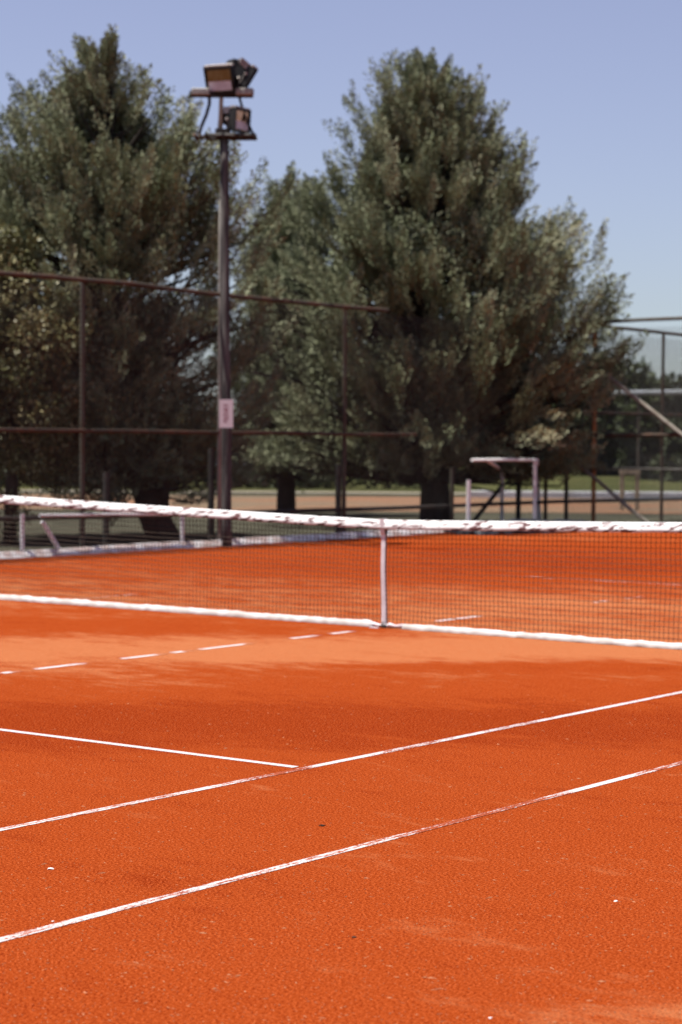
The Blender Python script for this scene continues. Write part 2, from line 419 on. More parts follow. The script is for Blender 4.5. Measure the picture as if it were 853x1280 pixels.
link(bpy.data.objects.new('top_band', band()), net)
def bottom_tape(x0, x1, z0=0.002, hgt=.058, slump=1.):
    xs = np.arange(x0, x1+.001, .02); V, Fc = [], []; n = 7
    for x in xs:
        a = noise.noise(Vector((x*2.6, 8, 0))); b_ = noise.noise(Vector((x*9, 2, 0)))
        yo = .022*noise.noise(Vector((x*1.1, 1, 1))); h_ = hgt*(1+.16*a+.12*b_); wd = .020+.008*b_
        end = min(1, (x-x0)/.03+.3, (x1-x)/.03+.3)
        prof = [(-wd*1.2, 0), (-wd*1.25, h_*.4), (-wd*.6, h_*.9), (0, h_), (wd*.6, h_*.85), (wd*1.2, h_*.4), (wd*1.1, 0)]
        for y, z in prof: V.append((x, yo+y*end+.004*noise.noise(Vector((x*14, z*40, 0))), z0+max(0, z)*end+.008*max(0, b_)))
    for i in range(len(xs)-1):
        for k in range(n-1): Fc.append((i*n+k, i*n+k+1, (i+1)*n+k+1, (i+1)*n+k))
    return V, [], Fc
obj('bottom_tape', bottom_tape(-HW, -.10, hgt=.050), M_tape, net, True)
obj('bottom_tape', bottom_tape(.20, HW, hgt=.046), M_tape, net, True)
bm = bmesh.new()
tube(bm, [(-.11, 0, .03), (-.04, .0, .018), (.02, .012, .014), (.08, -.012, .03), (.13, .0, .02), (.21, 0, .026)], [.016, .013, .016, .018, .012, .02], 7)
o = obj('twisted_tape', bm, M_strap, net, True); o['label'] = 'thin twisted stretch of tape at the strap foot'
# centre strap, folded over the band, with a metal clip at the foot
bm = bmesh.new(); n = 26
for sgn in (-1, 1):
    prev = None
    for i in range(n+1):
        k = i/n; z = .02+(topz(0)-.0)*k; x = .014-.018*k+.002*math.sin(k*9)
        y = sgn*(.012+(.016 if k > .88 else 0))+sway(0, k)*.5
        hwid = .0245*(1-.12*math.sin(k*3))
        cur = [bm.verts.new((x-hwid, y-.002*sgn, z)), bm.verts.new((x-hwid*.3, y+.003*sgn, z)), bm.verts.new((x+hwid, y, z))]
        if prev:
            for q in range(2): bm.faces.new((prev[q], prev[q+1], cur[q+1], cur[q]))
        prev = cur
obj('centre_strap', bm, M_strap, net)
bm = bmesh.new(); box(bm, (.018, -.03, .02), (.05, .03, .012)); tube(bm, [(.015, -.03, .0), (.015, -.035, .045), (.035, -.03, .05)], .005, 6)
obj('strap_clip', bm, M_dark, net)
bm = bmesh.new(); box(bm, (-.04, -.07, .004), (.09, .035, .006)); o = obj('strap_tail', bm, M_strap, net)
for sx in (-1, 1):
    bm = bmesh.new(); tube(bm, [(sx*HW, 0, -.02), (sx*HW, 0, 1.09), (sx*HW, 0, 1.12)], [.045, .045, .02], 14); obj('net_post', bm, M_dark, net)
bm = bmesh.new(); tube(bm, [(x, 0, topz(x)+.006) for x in np.linspace(-HW, HW, 24)], .004, 5); obj('net_cable', bm, M_dark, net)

# ------------------------------------------------------------------ kerb along the clay
kerb = struct(bpy.data.objects.new('kerb', None)); C.objects.link(kerb)
y = -8.
KX = -9.58
while y < 15.2:
    L = random.uniform(.92, 1.02)
    bm = bmesh.new(); tz = random.uniform(-.008, .008); ty = random.uniform(-.015, .015)
    # haunched kerb: narrow top, broad face sloping down towards the court
    sec = [(-.04, -.03), (-.04, .085), (-.030, .095), (-.012, .092), (.055, .01), (.055, -.03)]
    rg_ = [[bm.verts.new((KX+ty+a, yy, b+tz)) for a, b in sec] for yy in (y+.006, y+L-.006)]
    for k in range(6): bm.faces.new((rg_[0][k], rg_[0][(k+1) % 6], rg_[1][(k+1) % 6], rg_[1][k]))
    bm.faces.new(rg_[0][::-1]); bm.faces.new(rg_[1])
    o = obj('kerb_stone', bm, M_kerb, kerb); o.rotation_euler = (0, 0, 0)
    y += L

# ------------------------------------------------------------------ fences
def mesh_wires(A, B, z0, z1, cell=.065, r=.0026, pl=None):
    """chain link between A and B: zigzag wires woven as diamonds"""
    A = Vector((A[0], A[1])); B = Vector((B[0], B[1])); L = (B-A).length; d = (B-A)/L; nrm = Vector((-d.y, d.x))
    V, Fc = [], []; H = z1-z0
    s = cell*1.15; k = -H
    def bar(u0, za, u1, zb, off):
        b = len(V)
        for u, z in ((u0, za), (u1, zb)):
            bow = .03*noise.noise(Vector((u*.7, z*.8, 3)))
            p = A+d*u+nrm*(bow+off)
            V.append((p.x-d.x*r, p.y-d.y*r, z+r)); V.append((p.x+d.x*r, p.y+d.y*r, z-r)); V.append((p.x+nrm.x*r*1.6, p.y+nrm.y*r*1.6, z))
        for q in range(3): Fc.append((b+q, b+(q+1) % 3, b+3+(q+1) % 3, b+3+q))
    while k < L:
        for sg in (0, 1):
            ua, ub = max(0, k), min(L, k+H)
            if ub-ua > .02:
                za, zb = (ua-k), (ub-k)
                if sg: za, zb = H-za, H-zb
                st = max(1, int((ub-ua)/1.2))
                for q in range(st):
                    f0, f1 = q/st, (q+1)/st
                    bar(ua+(ub-ua)*f0, z0+za+(zb-za)*f0, ua+(ub-ua)*f1, z0+za+(zb-za)*f1, .0016*(1 if sg else -1))
        k += s
    return V, [], Fc
def wobble(A, B, n, amp, seed):
    A, B = Vector(A), Vector(B)
    return [A.lerp(B, i/n)+Vector((0, 0, amp*noise.noise(Vector((i*.8+seed, seed, 0))))) for i in range(n+1)]
def bar(name, A, B, r, mt, par, n=1, amp=0., seg=8):
    bm = bmesh.new(); tube(bm, wobble(A, B, n, amp, random.uniform(0, 99)), r, seg); return obj(name, bm, mt, par)

FX = -9.72; TOP = 3.72
def zx(px, py, x=FX): return on_x(px, py, x)
lf = thing('side_fence', 'long rusty chain link fence beyond the kerb, in front of the two big trees', 'fence', (FX, 5, 0))
for px in (-260, -80, 103, 275, 430, 565, 682, 827):
    q = zx(px, 640)
    zt = zx(px, 342+.096*px if px < 500 else (412+.098*(px-783) if px > 800 else 585)).z
    bar('post', (FX, q.y, -.05), (FX, q.y, zt), .036 if px != 827 else .034, M_rust2 if px < 600 else M_rust, lf, 4)
def rail(name, pts, r, mt, par, x=FX, dx=.045):
    bm = bmesh.new(); P = [zx(a, b, x) + Vector((dx, 0, 0)) for a, b in pts]
    tube(bm, P, r, 8); return obj(name, bm, mt, par)
rail('top_rail', [(715, 405), (783, 411), (853, 419), (1000, 434)], .034, M_rust, lf)
rail('top_rail', [(-260, 318), (0, 342), (60, 346), (100, 350), (165, 355), (215, 362), (275, 369), (350, 376), (420, 383), (482, 388)], .034, M_rust, lf)
rail('middle_rail', [(-260, 535), (75, 538), (170, 539), (280, 541), (360, 541), (430, 543), (517, 543)], .030, M_rust, lf)
rail('upper_rail', [(720, 515), (770, 517), (853, 519), (1000, 521)], .030, M_rust, lf)
rail('bottom_rail', [(-260, 660), (0, 648.5), (150, 645), (300, 641), (500, 635), (600, 631), (700, 627), (853, 624), (1000, 620)], .034, M_dark, lf, dx=-.05)  # shade on this rail is put into its colour, darker than the others
q0, q1 = zx(-260, 640), zx(1000, 640)
stuff(obj('chain_link', mesh_wires((FX, q0.y), (FX, q1.y), .04, 3.66), M_wire, lf))

EY = 19.3
ef = thing('end_fence', 'rusty chain link fence with diagonal braces behind the far end of the court', 'fence', (FX, EY, 0))
def ey(px, py): return on_y(px, py, EY)
bar('post', (FX+.1, EY, -.05), (FX+.1, EY, ey(707, 405).z), .04, M_rust2, ef)
xs_ = [(742, 403, M_orange)]
for px, ty, mt in xs_:
    q = ey(px, 640); bar('post', (q.x, EY, -.05), (q.x, EY, ey(px, ty).z), .04, mt, ef, 3)
q = ey(742, 640).x
xx = q+4.6
while xx < 12: bar('post', (xx, EY, -.05), (xx, EY, 3.7), .038, M_rust, ef, 3); xx += 3.0
def erail(name, pts, r, mt, dy=-.05):
    bm = bmesh.new(); tube(bm, [ey(a, b)+Vector((0, dy, 0)) for a, b in pts], r, 8); return obj(name, bm, mt, ef)
erail('top_rail', [(707, 405), (753, 403), (800, 400), (853, 398), (1100, 387), (1700, 350)], .033, M_rust2)
erail('middle_rail', [(707, 545), (760, 544.5), (853, 543.5), (1100, 541), (1700, 532)], .036, M_rust)
erail('brace', [(722, 440), (757, 465), (800, 499), (853, 541), (960, 622)], .040, M_wood, -.1)
erail('brace', [(722, 578), (750, 600), (790, 635), (815, 655)], .036, M_wood, -.1)
erail('cable', [(707, 584), (800, 586), (853, 587), (1100, 590)], .010, M_wire, .0)
q1 = ey(1300, 640)
stuff(obj('chain_link', mesh_wires((FX+.12, EY), (q1.x, EY), .04, 3.66, cell=.055), M_wire, ef))

# a second, older row of dark posts behind the long fence
BX = FX-.55
bf = thing('post_row', 'row of dark steel posts standing between the long fence and the trees', 'fence', (BX, 5, 0))
for px, b, t_ in ((133, 688, 590), (264, 679, 560), (423, 672, 580), (648, 655, 560)):
    q = on_x(px, 640, BX); bar('post', (BX, q.y, -.05), (BX, q.y, on_x(px, t_, BX).z), .05, M_dark, bf)
bm = bmesh.new(); tube(bm, [on_x(591, 653, BX), on_x(628, 607, BX)], .04, 8); obj('brace', bm, M_dark, bf)
# far fence seen faintly through the right one
D2 = 62
ff = thing('far_fence', 'far grey fence seen through the mesh in front of the distant trees at right', 'fence', Vector((CAM.x, CAM.y, 0))+FH*D2+RH*9)
for px in (799, 870, 950): 
    a = at(px, 490, D2); b = a.copy(); b.z = -.03; bar('post', b, a, .045, M_rust2, ff)
bar('top_rail', at(765, 491, D2), at(1000, 489, D2), .075, simple('pale_grey_steel', (.33, .35, .37), (.28, .3, .3), 3), ff)
bar('middle_rail', at(765, 586, D2), at(1000, 588, D2), .04, M_wire, ff)

# low white pipe barrier at the foot of the side fence
WX = FX+.07
wb = thing('pipe_barrier', 'low chipped white pipe barrier with a slanting brace at the far left behind the kerb', 'barrier', (WX, 5, 0))
def wq(px, py): return on_x(px, py, WX)
for px in (28, 228):
    q = wq(px, 660); bar('post', (WX, q.y, -.03), (WX, q.y, wq(px, 642).z), .028, M_whitep, wb, 2)
bar('brace', wq(53, 652), wq(77, 692), .032, M_whitep, wb)
bar('top_pipe', wq(50, 644), wq(228, 642), .022, M_whitep, wb, 6, .01)
# kerb-side pipe lying on the ground
# ------------------------------------------------------------------ floodlight pole
LD = 31.0
pg = on_ground(284, 684)
def lp(px, py, dd=0): return at(px, py, LD+dd)
lpole = thing('floodlight_pole', 'tall dark timber floodlight pole with three lamps, rising in front of the left tree', 'floodlight pole', (pg.x, pg.y, 0))
bm = bmesh.new()
ax = lp(280, 170); pts = []; rs = []
for i in range(15):
    k = i/14; p = Vector((pg.x, pg.y, -.1)).lerp(ax, k); p += RH*(.018*noise.noise(Vector((k*5, 2, 0))))
    pts.append(p); rs.append(.076-.008*k+.004*noise.noise(Vector((k*20, 0, 0))))
tube(bm, pts, rs, 14); obj('shaft', bm, M_pole, lpole, True)
# slim conduit strapped to the left of the shaft
bm = bmesh.new(); tube(bm, [lp(273.5, 684, -.02), lp(275, 500, -.02), lp(275.5, 380, -.02), lp(276, 300, -.02), lp(277, 250, -.02)], .030, 8); obj('conduit', bm, simple('pale_conduit', (.34, .31, .28), (.22, .19, .17), 5, .7, stretch=(1, 1, .2)), lpole, True)
# working platform
bm = bmesh.new(); A = lp(259, 171); B = lp(319, 171)
for dd in (-.16, .16): tube(bm, [A+FH*dd, B+FH*dd], .035, 6)
for k in (0, .35, .7, 1.): 
    p = A.lerp(B, k); tube(bm, [p-FH*.22, p+FH*.22], .028, 6)
box(bm, lp(279, 167), (.22, .22, .12), (RH, FH, Vector((0, 0, 1))))
obj('platform', bm, M_dark, lpole)
bm = bmesh.new(); tube(bm, [lp(275, 168), lp(276, 150), lp(277, 118)], [.045, .035, .03], 8); o = obj('mast', bm, M_tanp, lpole); o['label'] = 'pale orange mast above the platform'
bm = bmesh.new(); tube(bm, [lp(249, 168), lp(252, 158), lp(258, 144), lp(262, 130), lp(262, 116)], .026, 6); obj('strut', bm, M_dark, lpole)
bm = bmesh.new(); tube(bm, [lp(317, 168), lp(308, 150), lp(304, 138), lp(298, 116)], .022, 6); obj('strut', bm, M_dark, lpole)
bm = bmesh.new(); box(bm, lp(277, 118), (.95, .07, .09), (RH, FH, Vector((0, 0, 1)))); obj('cross_arm', bm, M_dark, lpole)
for px in (251, 306):
    bm = bmesh.new(); box(bm, lp(px, 115, -.08), (.27, .16, .10), (RH, FH, Vector((0, 0, 1))))
    bmesh.ops.bevel(bm, geom=list(bm.edges), offset=.015, segments=1, affect='EDGES'); obj('gear_box', bm, M_barpale, lpole)
bm = bmesh.new()
for i in range(12):
    pass
for k, px in enumerate((243, 249, 255)):
    tube(bm, [lp(px, 168+k, -.05), lp(px+5, 175-k, .05)], .03, 5)
obj('bracket', bm, M_rust, lpole)
def floodlight(c, face, tilt, wdt, hgt, dep, label):
    """tapered die-cast housing with rim, glass, reflector, cooling fins and yoke"""
    f = (Matrix.Rotation(face, 3, 'Z') @ FH*-1)          # horizontal facing
    s = f.cross(Vector((0, 0, 1))).normalized()
    f = (Matrix.Rotation(-tilt, 3, s) @ f).normalized(); u = s.cross(f).normalized()
    bm = bmesh.new(); rings = []
    for (d, a, b, z) in ((0, 1, 1, 0), (-.06, 1, 1, 0), (-.09, .93, .93, 0), (-dep*.75, .6, .62, .03), (-dep, .5, .5, .04)):
        rings.append([bm.verts.new(c+f*d+s*(i*wdt/2*a)+u*(j*hgt/2*b+z)) for i, j in ((-1, -1), (1, -1), (1, 1), (-1, 1))])
    for r0, r1 in zip(rings, rings[1:]):
        for k in range(4): bm.faces.new((r0[k], r0[(k+1) % 4], r1[(k+1) % 4], r1[k]))
    bm.faces.new(rings[-1])
    # recessed front
    ins = [bm.verts.new(c-f*.03+s*(i*wdt*.42)+u*(j*hgt*.40)) for i, j in ((-1, -1), (1, -1), (1, 1), (-1, 1))]
    fr = [bm.verts.new(c+s*(i*wdt*.43)+u*(j*hgt*.41)) for i, j in ((-1, -1), (1, -1), (1, 1), (-1, 1))]
    for k in range(4):
        bm.faces.new((rings[0][k], fr[k], fr[(k+1) % 4], rings[0][(k+1) % 4])); bm.faces.new((fr[k], ins[k], ins[(k+1) % 4], fr[(k+1) % 4]))
    bm.faces.new(ins)
    o = obj('floodlight', bm, M_hous, lpole); o['label'] = label
    bm = bmesh.new(); box(bm, c-f*.022, (wdt*.83, .004, hgt*.79), (s, f, u)); obj('glass', bm, M_glass, o)
    bm = bmesh.new(); box(bm, c-f*.016-u*hgt*.2, (wdt*.80, .004, hgt*.34), (s, f, u)); obj('reflection_plate', bm, M_refl, o)  # added plate: paints a pale reflection over the lower half of the glass
    bm = bmesh.new()
    for k in range(7): box(bm, c-f*(dep*.45)+s*((k-3)*wdt*.13)+u*(hgt*.40), (.012, dep*.7, .10), (s, f, u))
    box(bm, c-f*(.06)+u*(hgt*.53), (wdt*.98, .10, .03), (s, f, u)); obj('cooling_fin', bm, M_alu, o)
    bm = bmesh.new()
    for sg in (-1, 1): tube(bm, [c-f*dep*.4+s*sg*(wdt*.53), c-f*dep*.4+s*sg*(wdt*.53)-u*hgt*.55], .016, 5)
    tube(bm, [c-f*dep*.4-s*(wdt*.53)-u*hgt*.58, c-f*dep*.4+s*(wdt*.53)-u*hgt*.58], .018, 5); obj('yoke', bm, M_dark, o)
    for sg in (-1, 1):
        bm = bmesh.new(); tube(bm, [c-f*dep*.4+s*sg*(wdt*.55), c-f*dep*.4+s*sg*(wdt*.62)], .024, 8); obj('bolt', bm, M_alu, o)
floodlight(lp(274, 101, -.15), R(-22), R(20), .46, .40, .32, 'upper left lamp with orange and white reflections painted on its glass, facing the court')
floodlight(lp(307, 103, .10), R(122), R(33), .42, .37, .38, 'upper right lamp seen from its side')
floodlight(lp(304, 151, -.05), R(58), R(4), .40, .35, .32, 'lower lamp on the platform with a reddish reflection painted on its glass')
# sign plate on the pole
sg = lp(283, 517, -.80)
me = bpy.data.meshes.new('pole_sign'); bm = bmesh.new(); box(bm, sg, (.20, .008, .41), (RH, FH, Vector((0, 0, 1))))
bmesh.ops.recalc_face_normals(bm, faces=bm.faces); ul = bm.loops.layers.uv.new('UVMap')
for f_ in bm.faces:
    for l in f_.loops: 
        r_ = l.vert.co-sg; l[ul].uv = (r_.dot(RH)/.20+.5, r_.z/.41+.5)
bm.to_mesh(me); bm.free(); me.materials.append(M_sign); tag(link(bpy.data.objects.new('pole_sign', me)), 'small white plate with faded reddish lettering fixed to the floodlight pole', 'sign')

# ------------------------------------------------------------------ trees
def leaves_mesh(name, P, D, Nn, Ln, Wd, tone, mt, parent):
    """one pointed leaf quad (diamond) per row"""
    S_ = np.cross(D, Nn); S_ /= np.linalg.norm(S_, axis=1, keepdims=True)+1e-9
    n = len(P); V = np.empty((n, 4, 3))
    V[:, 0] = P; V[:, 1] = P+D*(Ln*.5)[:, None]+S_*(Wd*.5)[:, None]; V[:, 2] = P+D*Ln[:, None]; V[:, 3] = P+D*(Ln*.5)[:, None]-S_*(Wd*.5)[:, None]
    me = bpy.data.meshes.new(name)
    me.vertices.add(4*n); me.vertices.foreach_set('co', V.reshape(-1))
    me.loops.add(4*n); me.loops.foreach_set('vertex_index', np.arange(4*n, dtype=np.int32))
    me.polygons.add(n); me.polygons.foreach_set('loop_start', np.arange(0, 4*n, 4, dtype=np.int32))
    me.update(calc_edges=True)
    a = me.attributes.new('tone', 'FLOAT', 'POINT'); a.data.foreach_set('value', np.repeat(tone, 4).astype(np.float32))
    me.materials.append(mt); return link(bpy.data.objects.new(name, me), parent)
def unit(a): return a/(np.linalg.norm(a, axis=-1, keepdims=True)+1e-9)
RHn = np.array(RH); FHn = np.array(FH); Z = np.array([0, 0, 1.])

def conifer(name, label, tx, depth, prof, n_clump, per, nleaf, trunk, seed, lean=0., zmin=.9, thin=None, dk=.45, inner=150):
    """prof: list of (py, left px, right px) of the crown's outline at the tree's own distance"""
    rg = np.random.default_rng(seed)
    base = Vector((CAM.x, CAM.y, 0))+FH*depth+RH*((tx-426.5)/FPX*depth)
    T = thing(name, label, 'tree', base)
    hs_, ls, rs_ = [], [], []
    for py, l, r in prof[::-1]:
        hs_.append(at(tx, py, depth).z); ls.append((tx-l)/FPX*depth); rs_.append((r-tx)/FPX*depth)
    hs_, ls, rs_ = map(np.array, (hs_, ls, rs_)); H = hs_[-1]
    Lf = lambda h: np.interp(h, hs_, ls); Rf = lambda h: np.interp(h, hs_, rs_)
    def rad(h, phi):
        c_ = np.cos(phi); a = np.where(c_ > 0, Rf(h), Lf(h)); # signed offset kept on its side
        ctr = 0; a = np.maximum(a, .02); d = np.maximum((Lf(h)+Rf(h))*dk, .05)
        return 1/np.sqrt((c_/a)**2+(np.sin(phi)/d)**2)
    # clumps spread over the outline; weight by girth
    N = n_clump
    hh = rg.uniform(hs_[0], H*.995, 40*N); wt = (Lf(hh)+Rf(hh)); hh = hh[rg.uniform(0, wt.max(), len(hh)) < wt+.8][:N]
    ph = rg.uniform(0, 2*np.pi, len(hh))
    off = rg.uniform(.58, 1.05, len(hh))
    B0, BD, BL, BT = [], [], [], []          # boughs: start, direction, length, tone
    for h, p, o_ in zip(hh, ph, off):
        tone = rg.normal(.42, .15)
        for k in range(per):
            h2 = min(max(h+rg.normal(0, .20), hs_[0]), H); p2 = p+rg.normal(0, .22/max(.5, float(rad(h, p))))
            r_ = float(rad(h2, p2)); rr = r_*o_*rg.uniform(.88, 1.05)+(.15 if rg.uniform() < .15 else 0)
            up = .75+1.1*(h2/H)**2+rg.normal(0, .22)
            if h2 < hs_[0]+1.1: up -= .7
            out = RHn*np.cos(p2)+FHn*np.sin(p2)
            d = unit(out+Z*up+rg.normal(0, .24, 3)); L_ = rg.uniform(.40, .85)*min(1, .40+r_*.55)
            B0.append(out*rr+Z*h2-d*L_*.9); BD.append(d); BL.append(L_); BT.append(tone+rg.normal(0, .08))
    for k in range(5):
        d = unit(Z+rg.normal(0, .16, 3)); B0.append(Z*(H-.95+.13*k)+rg.normal(0, .03, 3)); BD.append(d); BL.append(.45-.03*k); BT.append(.4)
    B0, BD, BL, BT = map(np.array, (B0, BD, BL, BT)); M_ = len(B0)
    # each bough carries feathered side sprays that lean forward and curl up at the tip
    ns = 5; j = np.repeat(np.arange(M_), ns); tt = np.tile((np.arange(ns)+.5)/ns, M_)+rg.uniform(-.03, .03, M_*ns)
    sd = unit(np.cross(BD[j], rg.normal(0, 1, (len(j), 3))))
    SL = (.26+.30*np.sin(np.pi*np.clip(.15+tt*.72, 0, 1)))*rg.uniform(.75, 1.25, len(j))*np.minimum(1, .3+BL[j])
    bend = (tt**2)*BL[j]*.16
    S0 = B0[j]+BD[j]*(tt*BL[j])[:, None]+Z*bend[:, None]
    SDr = unit(sd*.36+BD[j]*1.0+Z*.30+rg.normal(0, .08, sd.shape))
    nl = max(6, nleaf//ns); q = np.repeat(np.arange(len(j)), nl); u = rg.uniform(0, 1, len(q))
    rv = unit(np.cross(SDr[q], rg.normal(0, 1, (len(q), 3))))
    wsp = (.026+.135*SL[q])*np.sin(np.pi*np.clip(.22+.76*u, 0, 1))**.8
    P = S0[q]+SDr[q]*(u*SL[q])[:, None]+rv*(wsp*rg.uniform(.65, 1, len(q)))[:, None]
    D = unit(SDr[q]+rv*.42+rg.normal(0, .14, P.shape))
    Nn = unit(rg.normal(0, .16, P.shape)+Z*.10+rv*1.0)
    Ln = rg.uniform(.042, .072, len(q)); Wd = rg.uniform(.020, .031, len(q))
    tone = np.clip(BT[j][q]+rg.normal(0, .10, len(j))[q]+rg.normal(0, .05, len(q)), 0, 1)
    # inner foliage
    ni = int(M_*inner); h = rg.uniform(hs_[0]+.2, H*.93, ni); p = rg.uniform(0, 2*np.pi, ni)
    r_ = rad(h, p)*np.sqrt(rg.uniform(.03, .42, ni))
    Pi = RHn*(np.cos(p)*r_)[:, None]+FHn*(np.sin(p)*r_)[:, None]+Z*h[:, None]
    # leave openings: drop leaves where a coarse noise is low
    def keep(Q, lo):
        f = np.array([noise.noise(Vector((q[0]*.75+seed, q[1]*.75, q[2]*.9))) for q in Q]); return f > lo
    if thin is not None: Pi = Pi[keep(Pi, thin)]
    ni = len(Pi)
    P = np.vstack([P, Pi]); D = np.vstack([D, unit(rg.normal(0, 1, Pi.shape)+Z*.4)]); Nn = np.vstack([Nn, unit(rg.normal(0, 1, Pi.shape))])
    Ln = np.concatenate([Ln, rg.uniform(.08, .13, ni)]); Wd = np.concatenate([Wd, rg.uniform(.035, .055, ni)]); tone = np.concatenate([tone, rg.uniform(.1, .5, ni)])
    P += np.array(base)
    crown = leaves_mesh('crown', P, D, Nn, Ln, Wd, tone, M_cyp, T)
    # trunks and limbs
    for (pts, r0, r1) in trunk:
        bm = bmesh.new(); q = [at(a, b, depth) for a, b in pts]; q[0].z = -.1
        tube(bm, q, [r0+(r1-r0)*k/(len(q)-1) for k in range(len(q))], 10); obj('trunk', bm, M_bark, T, True)
    sel = rg.choice(len(hh), 60, replace=False); bm = bmesh.new()
    for s_ in sel:
        h, p = float(hh[s_]), float(ph[s_]); r_ = float(rad(h, p))
        a = base+Vector((0, 0, max(.9, h-.55*r_-.2))); e = base+RH*(math.cos(p)*r_*.85)+FH*(math.sin(p)*r_*.85)+Vector((0, 0, h))
        mid = a.lerp(e, .5)+Vector((0, 0, -.12)); tube(bm, [a, mid, e], [.05, .032, .008], 5)
    # twigs: every bough has its own thin stem running back towards the trunk
    for k in range(M_):
        if k % 2: continue
        a = Vector(B0[k]+BD[k]*BL[k]*.7)+base; e0 = Vector(B0[k])+base; e1 = base+Vector((B0[k][0]*.25, B0[k][1]*.25, max(.8, B0[k][2]-.5)))
        tube(bm, [e1, e0, a], [.03, .018, .005], 3, False)
    stuff(obj('limb', bm, M_bark, T))
    return T

profL = [(58, 102, 116), (74, 94, 124), (95, 66, 148), (118, 26, 176), (138, 6, 212), (165, 0, 244), (195, -12, 284), (225, -40, 310), (260, -60, 345), (320, -75, 355), (400, -80, 360), (480, -70, 352), (550, -40, 335), (600, -10, 310), (625, 60, 265)]
conifer('cypress_tree', 'tall grey green cypress behind the floodlight pole, left of the two big trees', 135, 33.4, profL, 215, 4, 310,
        [([(208, 690), (190, 640), (165, 560), (150, 450), (138, 300), (120, 130)], .28, .05), ([(200, 690), (206, 600), (215, 500), (225, 400)], .12, .04)], 3, thin=-.02, dk=.34)
profR = [(86, 494, 520), (104, 462, 556), (125, 446, 592), (160, 426, 614), (200, 404, 654), (230, 385, 668), (270, 366, 690), (300, 325, 738), (350, 312, 764), (400, 298, 772), (450, 292, 776), (500, 288, 772), (545, 290, 762), (578, 310, 742), (594, 400, 690)]
conifer('cypress_tree', 'broad dark cypress standing right of centre behind the court, thick trunk below', 535, 38.9, profR, 310, 4, 310,
        [([(545, 660), (544, 600), (540, 500), (530, 350), (510, 120)], .34, .05)], 5, thin=-.12, dk=.37)

profM = [(222, 352, 362), (250, 330, 390), (300, 305, 410), (380, 285, 430), (460, 275, 440), (540, 280, 440), (600, 310, 420)]
conifer('cypress_tree', 'smaller dark cypress filling the gap between the two big cypresses, right of the pole', 358, 43.5, profM, 95, 4, 260,
        [([(358, 650), (358, 500), (358, 260)], .22, .05)], 9, thin=-.2, dk=.4)

def broadleaf(name, label, px, depth, top, bot, half, n, size, mt, seed, clumps=60, flat=1., group=None, trunk=True):
    rg = np.random.default_rng(seed)
    base = Vector((CAM.x, CAM.y, 0))+FH*depth+RH*((px-426.5)/FPX*depth)
    T = thing(name, label, 'tree', base, group)
    zt, zb = at(px, top, depth).z, at(px, bot, depth).z; rr = half/FPX*depth; c0 = np.array([base.x, base.y, (zt+zb)/2])
    u = unit(rg.normal(0, 1, (clumps, 3))); sc = np.array([rr, rr*.8, (zt-zb)/2])
    loc = u*rg.uniform(.45, .92, (clumps, 1))
    rad_ = rg.uniform(.22, .42, clumps)*min(rr, (zt-zb)/2)
    i = rg.integers(0, clumps, n)
    v = unit(rg.normal(0, 1, (n, 3)))*(rg.uniform(.5, 1.05, (n, 1)))*rad_[i][:, None]
    Q = loc[i]*sc; Q = RHn*Q[:, :1]+FHn*Q[:, 1:2]+Z*Q[:, 2:]
    P = c0+Q+v*np.array([1, 1, .8]); P[:, 2] = np.maximum(P[:, 2], .05)
    D = unit(v+rg.normal(0, .5, v.shape)*rad_.mean()); Nn = unit(rg.normal(0, .6, P.shape)+Z)
    tone = np.clip(rg.normal(.45, .14, clumps)[i]+rg.normal(0, .14, n), 0, 1)
    leaves_mesh('crown', P, D, Nn, rg.uniform(.7, 1.3, n)*size, rg.uniform(.45, .7, n)*size, tone, mt, T)
    if trunk:
        bm = bmesh.new(); b0 = Vector((base.x, base.y, -.05)); cc = Vector(c0)
        tube(bm, [b0, b0.lerp(cc, .5)+RH*.05, cc], [rr*.07+.03, rr*.055+.02, .03], 8)
        for k in range(7):
            e = cc+Vector(Q[rg.integers(0, n)]); tube(bm, [b0.lerp(cc, .45), cc.lerp(e, .4)-Vector((0, 0, .1)), e], [.05, .03, .01], 5)
        obj('trunk', bm, M_bark, T, True)
    return T
broadleaf('broadleaf_tree', 'small tree with yellowish glossy leaves at the left edge beside the first fence post', 12, 31.6, 268, 664, 98, 34000, .075, M_broad, 21, 80)
G = 'distant trees beyond the far fence'
broadleaf('distant_tree', 'rounded distant green tree emerging from behind the right edge of the big cypress', 772, 92, 448, 614, 58, 17000, .35, M_far, 31, 50, group=G)
broadleaf('distant_tree', 'darker distant tree directly behind the diagonal brace and right post', 826, 84, 470, 620, 54, 16000, .32, M_far, 32, 40, group=G)
broadleaf('distant_tree', 'low distant bush half cut by the right edge behind the rusty post', 866, 80, 520, 624, 44, 12000, .28, M_far, 33, 40, group=G)
broadleaf('distant_tree', 'distant tree crown behind the white tube frame, hidden by the big cypress', 690, 95, 500, 615, 60, 9000, .4, M_far, 34, 40, group=G)
broadleaf('distant_tree', 'tallest distant tree just outside the right edge of the court view', 905, 96, 470, 615, 50, 8000, .4, M_far, 35, 40, group=G)

